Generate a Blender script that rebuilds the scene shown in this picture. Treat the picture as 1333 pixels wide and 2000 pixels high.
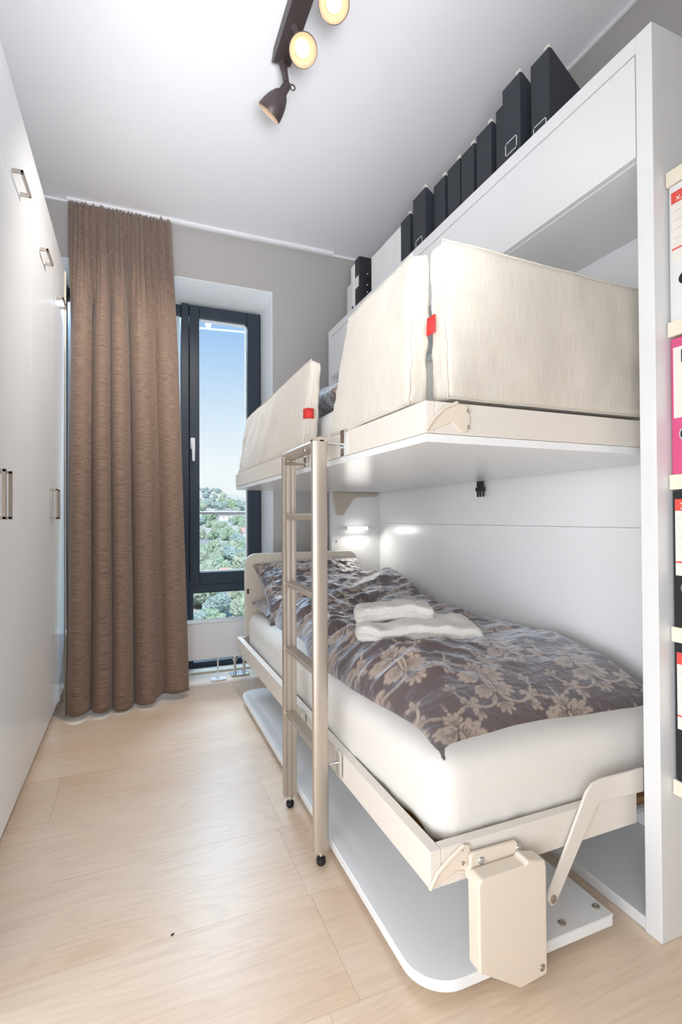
import bpy, bmesh, math, random
import numpy as np
from mathutils import Vector, Matrix, noise
random.seed(4)
for o in list(bpy.data.objects): bpy.data.objects.remove(o, do_unlink=True)
S = bpy.context.scene
COL = S.collection
PI = math.pi

# ------------------------------------------------------------------ camera
YAW, PITCH, ROLL = math.radians(22.152), math.radians(.639), math.radians(-.2926)
D = Vector((math.sin(YAW)*math.cos(PITCH), math.cos(YAW)*math.cos(PITCH), math.sin(PITCH)))
R0 = Vector((math.cos(YAW), -math.sin(YAW), 0)); U0 = R0.cross(D)
CR = R0*math.cos(ROLL)+U0*math.sin(ROLL); CU = -R0*math.sin(ROLL)+U0*math.cos(ROLL)
cd = bpy.data.cameras.new('camera'); cam = bpy.data.objects.new('camera', cd); COL.objects.link(cam)
cd.sensor_fit = 'HORIZONTAL'; cd.sensor_width = 36; cd.lens = 36*989.57/1333
cd.clip_start = .02; cd.clip_end = 5000
m = Matrix((CR, CU, -D)).transposed().to_4x4(); m.translation = (0, 0, .95)
cam.matrix_world = m
S.camera = cam

# ------------------------------------------------------------------ sky, sun, lights, exposure
W = bpy.data.worlds.new('sky'); S.world = W; W.use_nodes = True
wn = W.node_tree.nodes; wl = W.node_tree.links
tc = wn.new('ShaderNodeTexCoord'); sx = wn.new('ShaderNodeSeparateXYZ')
rp = wn.new('ShaderNodeValToRGB'); bg = wn['Background']
wl.new(tc.outputs['Generated'], sx.inputs[0]); wl.new(sx.outputs['Z'], rp.inputs[0])
e = rp.color_ramp.elements
e[0].position = 0.0; e[0].color = (.93, .93, .93, 1)
e[1].position = 1.0; e[1].color = (.10, .26, .62, 1)
for p, c in ((.10, (.92, .95, .98, 1)), (.20, (.70, .83, .96, 1)), (.31, (.43, .64, .92, 1)), (.40, (.27, .48, .86, 1))):
    k = e.new(p); k.color = c
wl.new(rp.outputs[0], bg.inputs[0]); bg.inputs[1].default_value = 1.05

def light(name, kind, loc, rot, energy, color, **kw):
    d = bpy.data.lights.new(name, kind); d.energy = energy; d.color = color
    for k, v in kw.items(): setattr(d, k, v)
    o = bpy.data.objects.new(name, d); COL.objects.link(o); o.location = loc; o.rotation_euler = rot
    return o
light('sun', 'SUN', (0, -20, 60), (math.radians(42), 0, math.radians(-20)), 4.0, (1, .96, .9), angle=.02)
def aim(o, t): o.rotation_euler = (Vector(t)-o.location).to_track_quat('-Z', 'Y').to_euler()
# added fill light, aimed at the ceiling ahead of the camera
aim(light('ceiling_fill', 'AREA', (.12, -.15, 1.15), (0, 0, 0), 11.2, (.92, .955, 1), shape='DISK', size=.5, spread=math.radians(72)), (.12, 2.05, 2.68))
# added fill lights, unseen to the left beside and behind the camera
light('side_fill', 'AREA', (-.6, -.3, .75), (0, math.radians(-90), math.radians(40)), 18.5, (.915, .955, 1), shape='RECTANGLE', size=1.4, size_y=1.4, spread=math.radians(130))
light('side_fill', 'AREA', (-.92, .35, .75), (0, math.radians(-90), 0), 15, (.90, .945, 1), shape='RECTANGLE', size=1.0, size_y=1.4)
# added cool area light outside, unseen above the window
light('window_fill', 'AREA', (.5, 7.0, 5.6), (math.radians(-52), 0, 0), 1900, (.58, .78, 1), shape='RECTANGLE', size=5, size_y=4)
SPOT_W = 50
S.view_settings.view_transform = 'Standard'; S.view_settings.look = 'None'
S.view_settings.exposure = 0.0; S.view_settings.gamma = 1; S.view_settings.use_curve_mapping = False

# ------------------------------------------------------------------ materials
def srgb(r, g, b):
    f = lambda c: ((c/255)/12.92 if c <= 10 else (((c/255)+.055)/1.055)**2.4)
    return (f(r), f(g), f(b), 1)
def mat(name, col, rough=.5, metal=0, spec=.5, bump=None, var=None, coat=0, sheen=0):
    """bump=(scale xyz, strength, distance); var=(scale xyz, amount)"""
    M = bpy.data.materials.new(name); M.use_nodes = True
    n = M.node_tree.nodes; l = M.node_tree.links; b = n['Principled BSDF']
    b.inputs['Base Color'].default_value = col; b.inputs['Roughness'].default_value = rough
    b.inputs['Metallic'].default_value = metal; b.inputs['Specular IOR Level'].default_value = spec
    b.inputs['Coat Weight'].default_value = coat; b.inputs['Sheen Weight'].default_value = sheen
    def nz(scale, detail=4):
        t = n.new('ShaderNodeTexCoord'); mp = n.new('ShaderNodeMapping'); x = n.new('ShaderNodeTexNoise')
        mp.inputs['Scale'].default_value = scale; x.inputs['Scale'].default_value = 1; x.inputs['Detail'].default_value = detail
        l.new(t.outputs['Object'], mp.inputs[0]); l.new(mp.outputs[0], x.inputs[0]); return x
    if var:
        x = nz(var[0]); mx = n.new('ShaderNodeMixRGB'); mx.blend_type = 'MULTIPLY'
        r = n.new('ShaderNodeValToRGB'); a = var[1]
        r.color_ramp.elements[0].color = (1-a, 1-a, 1-a, 1); r.color_ramp.elements[1].color = (1, 1, 1, 1)
        r.color_ramp.elements[0].position = .3; r.color_ramp.elements[1].position = .7
        l.new(x.outputs[0], r.inputs[0]); mx.inputs[0].default_value = 1; mx.inputs[1].default_value = col
        l.new(r.outputs[0], mx.inputs[2]); l.new(mx.outputs[0], b.inputs['Base Color'])
    if bump:
        x = nz(bump[0]); bp = n.new('ShaderNodeBump'); bp.inputs['Strength'].default_value = bump[1]
        bp.inputs['Distance'].default_value = bump[2]
        l.new(x.outputs[0], bp.inputs['Height']); l.new(bp.outputs[0], b.inputs['Normal'])
    return M
def emit(name, col, strength):
    M = bpy.data.materials.new(name); M.use_nodes = True
    b = M.node_tree.nodes['Principled BSDF']
    b.inputs['Base Color'].default_value = col; b.inputs['Emission Color'].default_value = col
    b.inputs['Emission Strength'].default_value = strength
    return M
def glass_mat():
    M = bpy.data.materials.new('window_glass'); M.use_nodes = True
    n = M.node_tree.nodes; l = M.node_tree.links; n.remove(n['Principled BSDF'])
    t = n.new('ShaderNodeBsdfTransparent'); g = n.new('ShaderNodeBsdfGlossy'); f = n.new('ShaderNodeFresnel')
    t.inputs[0].default_value = (.96, .98, .98, 1); g.inputs['Roughness'].default_value = 0; f.inputs[0].default_value = 1.3
    mx = n.new('ShaderNodeMixShader'); l.new(f.outputs[0], mx.inputs[0]); l.new(t.outputs[0], mx.inputs[1]); l.new(g.outputs[0], mx.inputs[2])
    l.new(mx.outputs[0], n['Material Output'].inputs[0]); return M
def plank_mat():
    M = bpy.data.materials.new('oak_plank'); M.use_nodes = True
    n = M.node_tree.nodes; l = M.node_tree.links; b = n['Principled BSDF']
    t = n.new('ShaderNodeTexCoord'); oi = n.new('ShaderNodeObjectInfo')
    off = n.new('ShaderNodeVectorMath'); off.operation = 'SCALE'; cmb = n.new('ShaderNodeCombineXYZ')
    for i in range(3): l.new(oi.outputs['Random'], cmb.inputs[i])
    l.new(cmb.outputs[0], off.inputs[0]); off.inputs['Scale'].default_value = 37
    ad = n.new('ShaderNodeVectorMath'); l.new(t.outputs['Object'], ad.inputs[0]); l.new(off.outputs[0], ad.inputs[1])
    def mp(s):
        m_ = n.new('ShaderNodeMapping'); m_.inputs['Scale'].default_value = s; l.new(ad.outputs[0], m_.inputs[0]); return m_
    # cathedral grain: rings of a stretched, distorted field
    big = n.new('ShaderNodeTexNoise'); big.inputs['Scale'].default_value = 1; big.inputs['Detail'].default_value = 2
    l.new(mp((.9, 4.5, 1)).outputs[0], big.inputs[0])
    mul = n.new('ShaderNodeMath'); mul.operation = 'MULTIPLY'; mul.inputs[1].default_value = 22; l.new(big.outputs[0], mul.inputs[0])
    fr = n.new('ShaderNodeMath'); fr.operation = 'FRACT'; l.new(mul.outputs[0], fr.inputs[0])
    r1 = n.new('ShaderNodeValToRGB'); l.new(fr.outputs[0], r1.inputs[0])
    q = r1.color_ramp.elements; q[0].position = 0; q[0].color = (.80, .77, .74, 1); q[1].position = .35; q[1].color = (1, 1, 1, 1)
    k = q.new(.85); k.color = (1, 1, 1, 1); k = q.new(1); k.color = (.80, .77, .74, 1)
    fine = n.new('ShaderNodeTexNoise'); fine.inputs['Scale'].default_value = 1; fine.inputs['Detail'].default_value = 6
    l.new(mp((5, 130, 1)).outputs[0], fine.inputs[0])
    r2 = n.new('ShaderNodeValToRGB'); l.new(fine.outputs[0], r2.inputs[0])
    q = r2.color_ramp.elements; q[0].position = .3; q[0].color = (.90, .875, .85, 1); q[1].position = .62; q[1].color = (1, 1, 1, 1)
    cl = n.new('ShaderNodeTexNoise'); cl.inputs['Scale'].default_value = 1; l.new(mp((2, 5, 1)).outputs[0], cl.inputs[0])
    r3 = n.new('ShaderNodeValToRGB'); l.new(cl.outputs[0], r3.inputs[0])
    q = r3.color_ramp.elements; q[0].position = .3; q[0].color = srgb(239, 211, 183); q[1].position = .7; q[1].color = srgb(246, 225, 202)
    r4 = n.new('ShaderNodeValToRGB'); l.new(oi.outputs['Random'], r4.inputs[0])
    q = r4.color_ramp.elements; q[0].color = (.93, .93, .93, 1); q[1].color = (1, 1, 1, 1)
    def mx(a, c, f=1):
        m_ = n.new('ShaderNodeMixRGB'); m_.blend_type = 'MULTIPLY'; m_.inputs[0].default_value = f
        l.new(a, m_.inputs[1]); l.new(c, m_.inputs[2]); return m_.outputs[0]
    c = mx(mx(mx(r3.outputs[0], r1.outputs[0], .26), r2.outputs[0], .8), r4.outputs[0])
    l.new(c, b.inputs['Base Color']); b.inputs['Roughness'].default_value = .36; b.inputs['Specular IOR Level'].default_value = .5
    bp = n.new('ShaderNodeBump'); bp.inputs['Strength'].default_value = .12; bp.inputs['Distance'].default_value = .002
    l.new(fine.outputs[0], bp.inputs['Height']); l.new(bp.outputs[0], b.inputs['Normal'])
    return M
def uv_fabric(name, c0, c1, su, sv, rough=.8, bump=.3, sheen=.2):
    """woven slub cloth; the yarns follow the UV map (metres along the cloth)"""
    M = bpy.data.materials.new(name); M.use_nodes = True
    n = M.node_tree.nodes; l = M.node_tree.links; b = n['Principled BSDF']
    t = n.new('ShaderNodeUVMap'); a = n.new('ShaderNodeMapping'); a.inputs['Scale'].default_value = (su, sv, 1)
    x = n.new('ShaderNodeTexNoise'); x.inputs['Scale'].default_value = 1; x.inputs['Detail'].default_value = 3
    l.new(t.outputs[0], a.inputs[0]); l.new(a.outputs[0], x.inputs[0])
    a2 = n.new('ShaderNodeMapping'); a2.inputs['Scale'].default_value = (sv*.9, su*3, 1); x2 = n.new('ShaderNodeTexNoise'); x2.inputs['Scale'].default_value = 1
    l.new(t.outputs[0], a2.inputs[0]); l.new(a2.outputs[0], x2.inputs[0])
    r = n.new('ShaderNodeValToRGB'); r.color_ramp.elements[0].color = c0; r.color_ramp.elements[1].color = c1
    r.color_ramp.elements[0].position = .36; r.color_ramp.elements[1].position = .64
    av = n.new('ShaderNodeMixRGB'); av.inputs[0].default_value = .3; l.new(x.outputs[0], av.inputs[1]); l.new(x2.outputs[0], av.inputs[2])
    l.new(av.outputs[0], r.inputs[0]); l.new(r.outputs[0], b.inputs['Base Color'])
    b.inputs['Roughness'].default_value = rough; b.inputs['Sheen Weight'].default_value = sheen; b.inputs['Specular IOR Level'].default_value = .3
    bp = n.new('ShaderNodeBump'); bp.inputs['Strength'].default_value = bump; bp.inputs['Distance'].default_value = .001
    l.new(av.outputs[0], bp.inputs['Height']); l.new(bp.outputs[0], b.inputs['Normal'])
    return M
def damask_mat():
    M = bpy.data.materials.new('damask_satin'); M.use_nodes = True
    n = M.node_tree.nodes; l = M.node_tree.links; b = n['Principled BSDF']
    at = n.new('ShaderNodeAttribute'); at.attribute_name = 'damask'
    mx = n.new('ShaderNodeMixRGB'); mx.inputs[1].default_value = srgb(90, 73, 71); mx.inputs[2].default_value = srgb(172, 152, 136)
    l.new(at.outputs['Fac'], mx.inputs[0]); l.new(mx.outputs[0], b.inputs['Base Color'])
    b.inputs['Roughness'].default_value = .43; b.inputs['Specular IOR Level'].default_value = .95; b.inputs['Sheen Weight'].default_value = 1.0; b.inputs['Sheen Tint'].default_value = (.82, .89, 1, 1)  # blue sheen tint stands in for sky reflected in the cloth
    b.inputs['Sheen Roughness'].default_value = .4
    t = n.new('ShaderNodeTexCoord'); x = n.new('ShaderNodeTexNoise'); x.inputs['Scale'].default_value = 46; x.inputs['Detail'].default_value = 3
    l.new(t.outputs['Object'], x.inputs[0])
    bp = n.new('ShaderNodeBump'); bp.inputs['Strength'].default_value = .5; bp.inputs['Distance'].default_value = .008
    l.new(x.outputs[0], bp.inputs['Height'])
    mp = n.new('ShaderNodeMapping'); mp.inputs['Scale'].default_value = (9, 20, 12); mp.inputs['Rotation'].default_value = (0, 0, .5)
    x2 = n.new('ShaderNodeTexNoise'); x2.inputs['Scale'].default_value = 1; x2.inputs['Detail'].default_value = 5; x2.inputs['Distortion'].default_value = 1.2
    l.new(t.outputs['Object'], mp.inputs[0]); l.new(mp.outputs[0], x2.inputs[0])
    b2 = n.new('ShaderNodeBump'); b2.inputs['Strength'].default_value = .45; b2.inputs['Distance'].default_value = .02
    l.new(x2.outputs[0], b2.inputs['Height']); l.new(bp.outputs[0], b2.inputs['Normal']); l.new(b2.outputs[0], b.inputs['Normal'])
    return M
M = dict(
    ceiling=mat('ceiling_paint', srgb(243, 243, 246), .9, bump=((60, 60, 60), .05, .002)),
    grey=mat('grey_wall_paint', srgb(180, 176, 173), .9, bump=((80, 80, 80), .08, .002)),
    reveal=mat('white_reveal_paint', srgb(243, 246, 248), .8, bump=((80, 80, 80), .05, .002)),
    white=mat('white_melamine', srgb(231, 231, 231), .4, bump=((40, 40, 40), .02, .001)),
    gloss=mat('white_lacquer', srgb(243, 244, 245), .26, bump=((15, 15, 15), .01, .001)),
    door=mat('wardrobe_lacquer', srgb(245, 246, 248), .3, bump=((20, 20, 20), .01, .001)),
    cream=mat('cream_board', srgb(238, 228, 208), .5, bump=((40, 40, 40), .02, .001)),
    rail=mat('cream_powder_coat', srgb(232, 224, 214), .4, bump=((400, 400, 400), .06, .0004)),
    plastic=mat('cream_plastic', srgb(230, 217, 200), .42, bump=((300, 300, 300), .03, .0004)),
    champ=mat('champagne_aluminium', srgb(196, 185, 172), .38, .6, bump=((600, 600, 8), .08, .0003)),
    nickel=mat('brushed_nickel', srgb(186, 176, 166), .35, .85, bump=((500, 500, 500), .08, .0002)),
    chrome=mat('chrome', srgb(225, 228, 230), .12, 1, var=((30, 30, 30), .06)),
    black=mat('black_rubber', srgb(24, 24, 26), .45, bump=((200, 200, 200), .1, .0005)),
    frame=mat('dark_window_paint', srgb(40, 52, 66), .4, bump=((200, 200, 200), .03, .0004)),
    glass=glass_mat(),
    plank=plank_mat(),
    sub=mat('dark_subfloor', srgb(110, 88, 66), .9, var=((8, 8, 8), .2)),
    curtain=uv_fabric('brown_curtain', srgb(104, 84, 73), srgb(162, 136, 118), 14, 420, .75, .35, .3),
    linen=uv_fabric('cream_linen', srgb(211, 201, 187), srgb(226, 219, 207), 420, 16, .85, .35, .25),
    damask=damask_mat(),
    sheet=mat('white_cotton', srgb(240, 237, 234), .85, bump=((55, 55, 55), .25, .003), sheen=.15),
    knit=mat('white_quilted_cotton', srgb(230, 225, 218), .85, bump=((160, 160, 160), .4, .002), sheen=.15),
    towel=mat('white_terry', srgb(240, 235, 228), .95, bump=((260, 260, 260), .9, .004), sheen=.4),
    red=mat('red_webbing', srgb(220, 52, 50), .7, bump=((500, 80, 500), .4, .0006)),
    slat=mat('beech_slat', srgb(196, 146, 92), .5, var=((60, 4, 60), .2)),
    file=mat('black_board', srgb(46, 50, 58), .62, bump=((300, 300, 300), .1, .0004)),
    filew=mat('white_board', srgb(234, 233, 233), .6, bump=((300, 300, 300), .05, .0004)),
    paper=mat('paper', srgb(226, 222, 212), .85, var=((3, 90, 3), .12)),
    pink=mat('pink_board', srgb(222, 88, 138), .45, bump=((200, 200, 200), .05, .0004)),
    blk=mat('black_binder', srgb(34, 35, 38), .5, bump=((260, 260, 260), .15, .0005)),
    label=mat('label_paper', srgb(236, 230, 220), .8, var=((20, 20, 20), .03)),
    lred=mat('label_red', srgb(226, 84, 74), .7, var=((30, 30, 30), .05)),
    ink=mat('grey_ink', srgb(204, 199, 194), .8, var=((30, 30, 30), .05)),
    dink=mat('dark_ink', srgb(50, 46, 46), .8, var=((30, 30, 30), .05)),
    bronze=mat('brown_lamp_paint', srgb(74, 62, 62), .45, .1, bump=((300, 300, 300), .04, .0004)),
    inner=mat('white_lamp_inside', srgb(206, 184, 158), .6, bump=((100, 100, 100), .03, .0004)),
    bulb=emit('bulb_glow', (1, .9, .74, 1), 2.2),
    bulbdim=emit('bulb_glow_side', (1, .93, .84, 1), 1.6),
    tube=emit('bed_lamp_glow', (1, .98, .94, 1), 4),
    clear=mat('clear_plastic', srgb(235, 236, 236), .2, bump=((50, 50, 50), .02, .0004)),
    rad=mat('radiator_enamel', srgb(236, 236, 240), .35, bump=((60, 60, 60), .02, .0005)),
    hill=mat('hillside', srgb(224, 222, 212), .95, var=((.09, .09, .09), .22)),  # ground colour paled to carry the haze over the valley
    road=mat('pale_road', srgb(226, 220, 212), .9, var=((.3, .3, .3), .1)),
    tree1=mat('hazy_tree_green', srgb(192, 214, 186), .9, var=((.8, .8, .8), .4)),  # haze is mixed into all three tree colours
    tree2=mat('hazy_tree_olive', srgb(208, 219, 196), .9, var=((.8, .8, .8), .4)),
    tree3=mat('hazy_tree_blue_green', srgb(190, 210, 206), .9, var=((.8, .8, .8), .4)),
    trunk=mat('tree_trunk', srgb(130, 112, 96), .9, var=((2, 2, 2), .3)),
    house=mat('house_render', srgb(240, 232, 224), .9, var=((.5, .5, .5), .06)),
    roof=mat('hazy_roof_tile', srgb(236, 190, 176), .9, var=((2, 2, 2), .2)),  # reddish tile, paled with the same painted haze
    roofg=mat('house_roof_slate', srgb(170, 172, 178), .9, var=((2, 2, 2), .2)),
    bronzerail=mat('grey_brown_rail', srgb(168, 156, 150), .5, .2, var=((4, 4, 4), .1)),
    chip=mat('dark_chip', srgb(60, 50, 46), .8, var=((300, 300, 300), .3)),
)

# ------------------------------------------------------------------ object helpers
def wloc(p):
    v = Vector((0, 0, 0))
    while p is not None: v += p.location; p = p.parent
    return v
def link(name, me, m_, parent=None, origin=None, sharp=35, bevel=0, seg=2):
    """mesh given in world coordinates -> object; origin = its base point when top-level"""
    o = bpy.data.objects.new(name, me); COL.objects.link(o)
    off = wloc(parent) + (Vector(origin) if origin is not None else Vector((0, 0, 0)))
    if origin is not None: o.location = origin
    if off.length: me.transform(Matrix.Translation(-off))
    o.parent = parent
    if m_: me.materials.append(m_)
    me.polygons.foreach_set('use_smooth', [True]*len(me.polygons))
    me.set_sharp_from_angle(angle=math.radians(sharp))
    if bevel:
        b = o.modifiers.new('bevel', 'BEVEL'); b.width = bevel; b.segments = seg; b.limit_method = 'ANGLE'; b.angle_limit = math.radians(40)
        b.harden_normals = True
    return o
def thing(name, label, cat, loc=(0, 0, 0), group=None):
    o = bpy.data.objects.new(name, None); COL.objects.link(o); o.location = loc; o.empty_display_size = .05
    return tag(o, label, cat, group)
def tag(o, label=None, cat=None, group=None, kind=None):
    if label: o['label'] = label
    if cat: o['category'] = cat
    if group: o['group'] = group
    if kind: o['kind'] = kind
    return o
class MB:
    def __init__(s): s.v = []; s.f = []
    def add(s, v, f):
        b = len(s.v); s.v += [tuple(p) for p in v]; s.f += [tuple(b+i for i in q) for q in f]; return s
    def box(s, x0, x1, y0, y1, z0, z1):
        v = [(x0, y0, z0), (x1, y0, z0), (x1, y1, z0), (x0, y1, z0), (x0, y0, z1), (x1, y0, z1), (x1, y1, z1), (x0, y1, z1)]
        return s.add(v, [(3, 2, 1, 0), (4, 5, 6, 7), (0, 1, 5, 4), (1, 2, 6, 5), (2, 3, 7, 6), (3, 0, 4, 7)])
    def prism(s, poly, axis, a, b):
        """poly in the two other axes (order x,y,z without axis)"""
        def P(p, t):
            q = list(p); q.insert('xyz'.index(axis), t); return q
        n = len(poly); v = [P(p, a) for p in poly]+[P(p, b) for p in poly]
        f = [tuple(range(n))[::-1], tuple(range(n, 2*n))]+[(i, (i+1) % n, n+(i+1) % n, n+i) for i in range(n)]
        return s.add(v, f)
    def tube(s, pts, r, n=10, caps=True):
        pts = [Vector(p) for p in pts]; rs = r if isinstance(r, (list, tuple)) else [r]*len(pts)
        v = []; f = []; up = None
        for i, p in enumerate(pts):
            t = (pts[min(i+1, len(pts)-1)]-pts[max(i-1, 0)]).normalized()
            if up is None: up = t.orthogonal().normalized()
            up = (up-t*up.dot(t)).normalized(); w = t.cross(up)
            for k in range(n): a = 2*PI*k/n; v.append(p+(up*math.cos(a)+w*math.sin(a))*rs[i])
        for i in range(len(pts)-1):
            for k in range(n): f.append((i*n+k, i*n+(k+1) % n, (i+1)*n+(k+1) % n, (i+1)*n+k))
        if caps: f += [tuple(range(n))[::-1], tuple((len(pts)-1)*n+k for k in range(n))]
        return s.add(v, f)
    def lathe(s, prof, org, axis=(0, 0, 1), n=28):
        ax = Vector(axis).normalized(); u = ax.orthogonal().normalized(); w = ax.cross(u); org = Vector(org)
        v = []; f = []
        for r, h in prof:
            for k in range(n): a = 2*PI*k/n; v.append(org+ax*h+(u*math.cos(a)+w*math.sin(a))*max(r, 1e-5))
        for i in range(len(prof)-1):
            for k in range(n): f.append((i*n+k, i*n+(k+1) % n, (i+1)*n+(k+1) % n, (i+1)*n+k))
        return s.add(v, f)
    def mesh(s, name='m'):
        me = bpy.data.meshes.new(name); me.from_pydata(s.v, [], s.f); me.update()
        bm = bmesh.new(); bm.from_mesh(me); bmesh.ops.recalc_face_normals(bm, faces=bm.faces); bm.to_mesh(me); bm.free(); return me
    def build(s, name, m_, parent=None, **k): return link(name, s.mesh(name), m_, parent, **k)
def box(name, m_, parent, x0, x1, y0, y1, z0, z1, bevel=.0015, **k):
    return MB().box(x0, x1, y0, y1, z0, z1).build(name, m_, parent, bevel=bevel, **k)
def screw(name, parent, p, axis, r=.005, m_='chrome'):
    a = Vector(axis)
    return MB().lathe([(0, .0), (r*.35, .0005), (r*.4, .0018), (r*.75, .003), (r, .0015), (r, -.002), (0, -.002)], p, a, 14).build(name, M[m_], parent)
def struct(o): o['kind'] = 'structure'; return o
def text(name, s, m_, parent, loc, size, ux, uz, depth=.0004):
    """flat lettering as a mesh; ux = reading direction, uz = up"""
    c = bpy.data.curves.new(name, 'FONT'); c.body = s; c.size = size; c.extrude = depth
    t = bpy.data.objects.new('tmp', c); me = bpy.data.meshes.new_from_object(t)
    bpy.data.objects.remove(t); bpy.data.curves.remove(c)
    ux = Vector(ux); uz = Vector(uz); n = ux.cross(uz)
    mm = Matrix((ux, uz, n)).transposed().to_4x4(); mm.translation = Vector(loc); me.transform(mm)
    return link(name, me, m_, parent)

def soft_box(dims, r, n=(20, 20, 6), warp=None, puff=0):
    """rounded box on a cube grid; dims = half sizes; warp(p, s) maps each point, s = cube coords"""
    dims = Vector(dims); rr = min(r, min(dims)*.999)
    def axis(k, h):
        e_ = 4; t = [-(h)+rr*(1-math.cos(PI/2*i/e_)) for i in range(e_)]
        inner = [-(h-rr)+(2*(h-rr))*i/k for i in range(k+1)]
        return t+inner+[-q for q in t[::-1]]
    A = [axis(n[i], dims[i]) for i in range(3)]
    vid = {}; V = []; F = []
    def vert(i, j, k):
        key = (i, j, k)
        if key not in vid:
            p = Vector((A[0][i], A[1][j], A[2][k]))
            q = Vector([max(-(dims[a]-rr), min(dims[a]-rr, p[a])) for a in range(3)])
            d = p-q
            if d.length > 1e-9: p = q+d.normalized()*rr
            s_ = Vector([p[a]/dims[a] for a in range(3)])
            if puff: p.z += math.copysign(puff, p.z)*(1-s_.x**2)*(1-s_.y**2) if abs(s_.z) > .3 else 0
            vid[key] = len(V); V.append(warp(p, s_) if warp else p)
        return vid[key]
    L_ = [len(a)-1 for a in A]
    for ax in range(3):
        b, c = [a for a in range(3) if a != ax]
        for side in (0, L_[ax]):
            for i in range(L_[b]):
                for j in range(L_[c]):
                    q = []
                    for di, dj in ((0, 0), (1, 0), (1, 1), (0, 1)):
                        ix = [0, 0, 0]; ix[ax] = side; ix[b] = i+di; ix[c] = j+dj; q.append(vert(*ix))
                    F.append(q)
    mb = MB(); mb.add(V, F); return mb
def fbm(p, o=3): return noise.fractal(Vector(p), 1.0, 2.0, o)
def box_uv(me):
    uv = me.uv_layers.new(name='uv')
    for pl in me.polygons:
        n_ = pl.normal; a = max(range(3), key=lambda i: abs(n_[i])); b, c = [(1, 2), (0, 2), (0, 1)][a]
        for li in pl.loop_indices:
            co = me.vertices[me.loops[li].vertex_index].co; uv.data[li].uv = (co[b], co[c])

# ------------------------------------------------------------------ room shell
ZC = 2.685; YW = 3.10; XL, XR = -.95, 1.56; YN = -1.7
fl = struct(MB().box(XL-.1, XR+.1, YN-.1, 3.42, -.1, -.016).build('floor', M['sub']))
yj = 1.5235; PW = .3015; random.seed(11)
row = math.floor((YN-yj)/PW)
while yj+row*PW < 3.28:
    y0 = yj+row*PW; y1 = min(y0+PW, 3.29)
    cuts = [XL-.02]; xj = {1: -.25, 0: .42, -1: .405, -2: .41}.get(row)
    if xj is None: xj = random.uniform(-.6, .9)
    cuts += [xj]+([xj+1.3] if xj+1.3 < XR else []) + [XR+.02]
    for a, b in zip(cuts[:-1], cuts[1:]):
        cx, cy = (a+b)/2, (y0+y1)/2
        p = MB().box(a+.0002, b-.0002, y0+.0002, y1-.0002, -.016, 0).build('plank', M['plank'], fl, bevel=.0004, seg=1)
        p.location = (cx, cy, 0); p.data.transform(Matrix.Translation((-cx, -cy, 0)))
    row += 1
struct(MB().box(XL-.1, XR+.1, YN-.1, 3.45, ZC, ZC+.1).build('ceiling', M['ceiling']))
XO0, XO1, ZO = -.42, .802, 2.373            # window opening in the far wall
wf = MB(); wf.box(XL-.1, XO0, YW, 3.4, 0, ZC).box(XO1, XR+.1, YW, 3.4, 0, ZC).box(XO0, XO1, YW, 3.4, ZO, ZC)
struct(wf.build('wall_far', M['grey']))
rv = MB(); rv.prism([(XO1-.003, YW+.001), (XO1, YW+.001), (XO1, 3.4), (XO1-.03, 3.4), (XO1-.03, 3.34)], 'z', 0, ZO).box(XO0, XO0+.004, YW+.001, 3.36, 0, ZO)
rv.prism([(YW+.001, ZO), (YW+.001, ZO-.003), (3.34, 2.303), (3.4, 2.303), (3.4, ZO)], 'x', XO0, XO1)
struct(rv.build('trim_1', M['reveal']))
struct(MB().box(XL-.1, XL, YN, YW, 0, ZC).build('wall_left', M['grey']))
struct(MB().box(XR, XR+.1, YN, YW, 0, ZC).build('wall_right', M['grey']))
struct(MB().box(XL-.1, XR+.1, YN-.1, YN, 0, ZC).build('wall_near', M['reveal']))
tr = MB(); tr.box(XL, XR, YW-.012, YW, ZC-.012, ZC).box(XR-.012, XR, YN, YW, ZC-.014, ZC)
struct(tr.build('trim_2', M['ceiling'], bevel=.002))
struct(MB().box(XO0, XO1, 3.2, 3.29, -.001, .012).build('trim_3', M['cream'], bevel=.002))

# ------------------------------------------------------------------ window
win = struct(MB().box(XO0, .315, 3.335, 3.40, 2.245, 2.303).box(.315, XO1, 3.335, 3.40, 2.262, 2.303)   # head
    .box(XO0, XO1, 3.30, 3.40, 0, .045)                                            # sill rail
    .box(.27, .315, 3.30, 3.40, .045, 2.303)                                       # mullion
    .box(.745, XO1-.02, 3.31, 3.40, .045, 2.303)                                   # right jamb
    .box(XO0, XO0+.06, 3.30, 3.40, .045, 2.303)
    .box(.315, .75, 3.30, 3.40, .478, .533)                                        # transom
    .box(.315, .34, 3.30, 3.40, .045, .478)
    .build('window_1', M['frame'], bevel=.003))
sa = MB(); sa.box(.318, .378, 3.29, 3.36, .538, 2.295).box(.684, .764, 3.29, 3.36, .538, 2.295)
sa.box(.378, .684, 3.29, 3.36, .538, .61).box(.378, .684, 3.29, 3.36, 2.224, 2.295)
sash = sa.build('sash', M['frame'], win, bevel=.004)
gb = MB(); gb.box(.678, .684, 3.325, 3.35, .61, 2.224).box(.378, .684, 3.325, 3.35, .61, .616).box(.378, .684, 3.325, 3.35, 2.214, 2.224)
gb.build('glazing_bead', M['reveal'], sash)
MB().box(.378, .684, 3.338, 3.344, .61, 2.224).build('pane', M['glass'], sash)
MB().box(.34, .75, 3.35, 3.356, .045, .478).build('pane', M['glass'], win)
MB().box(XO0+.06, .27, 3.35, 3.356, .045, 2.245).build('pane', M['glass'], win)
hp = [(.335, 1.30), (.335, 1.37), (.335, 1.43)]
hd = MB(); hd.box(.322, .350, 3.278, 3.29, 1.385, 1.455).tube([(.336, 3.285, 1.42), (.336, 3.25, 1.42)], .009, 12)
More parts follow.
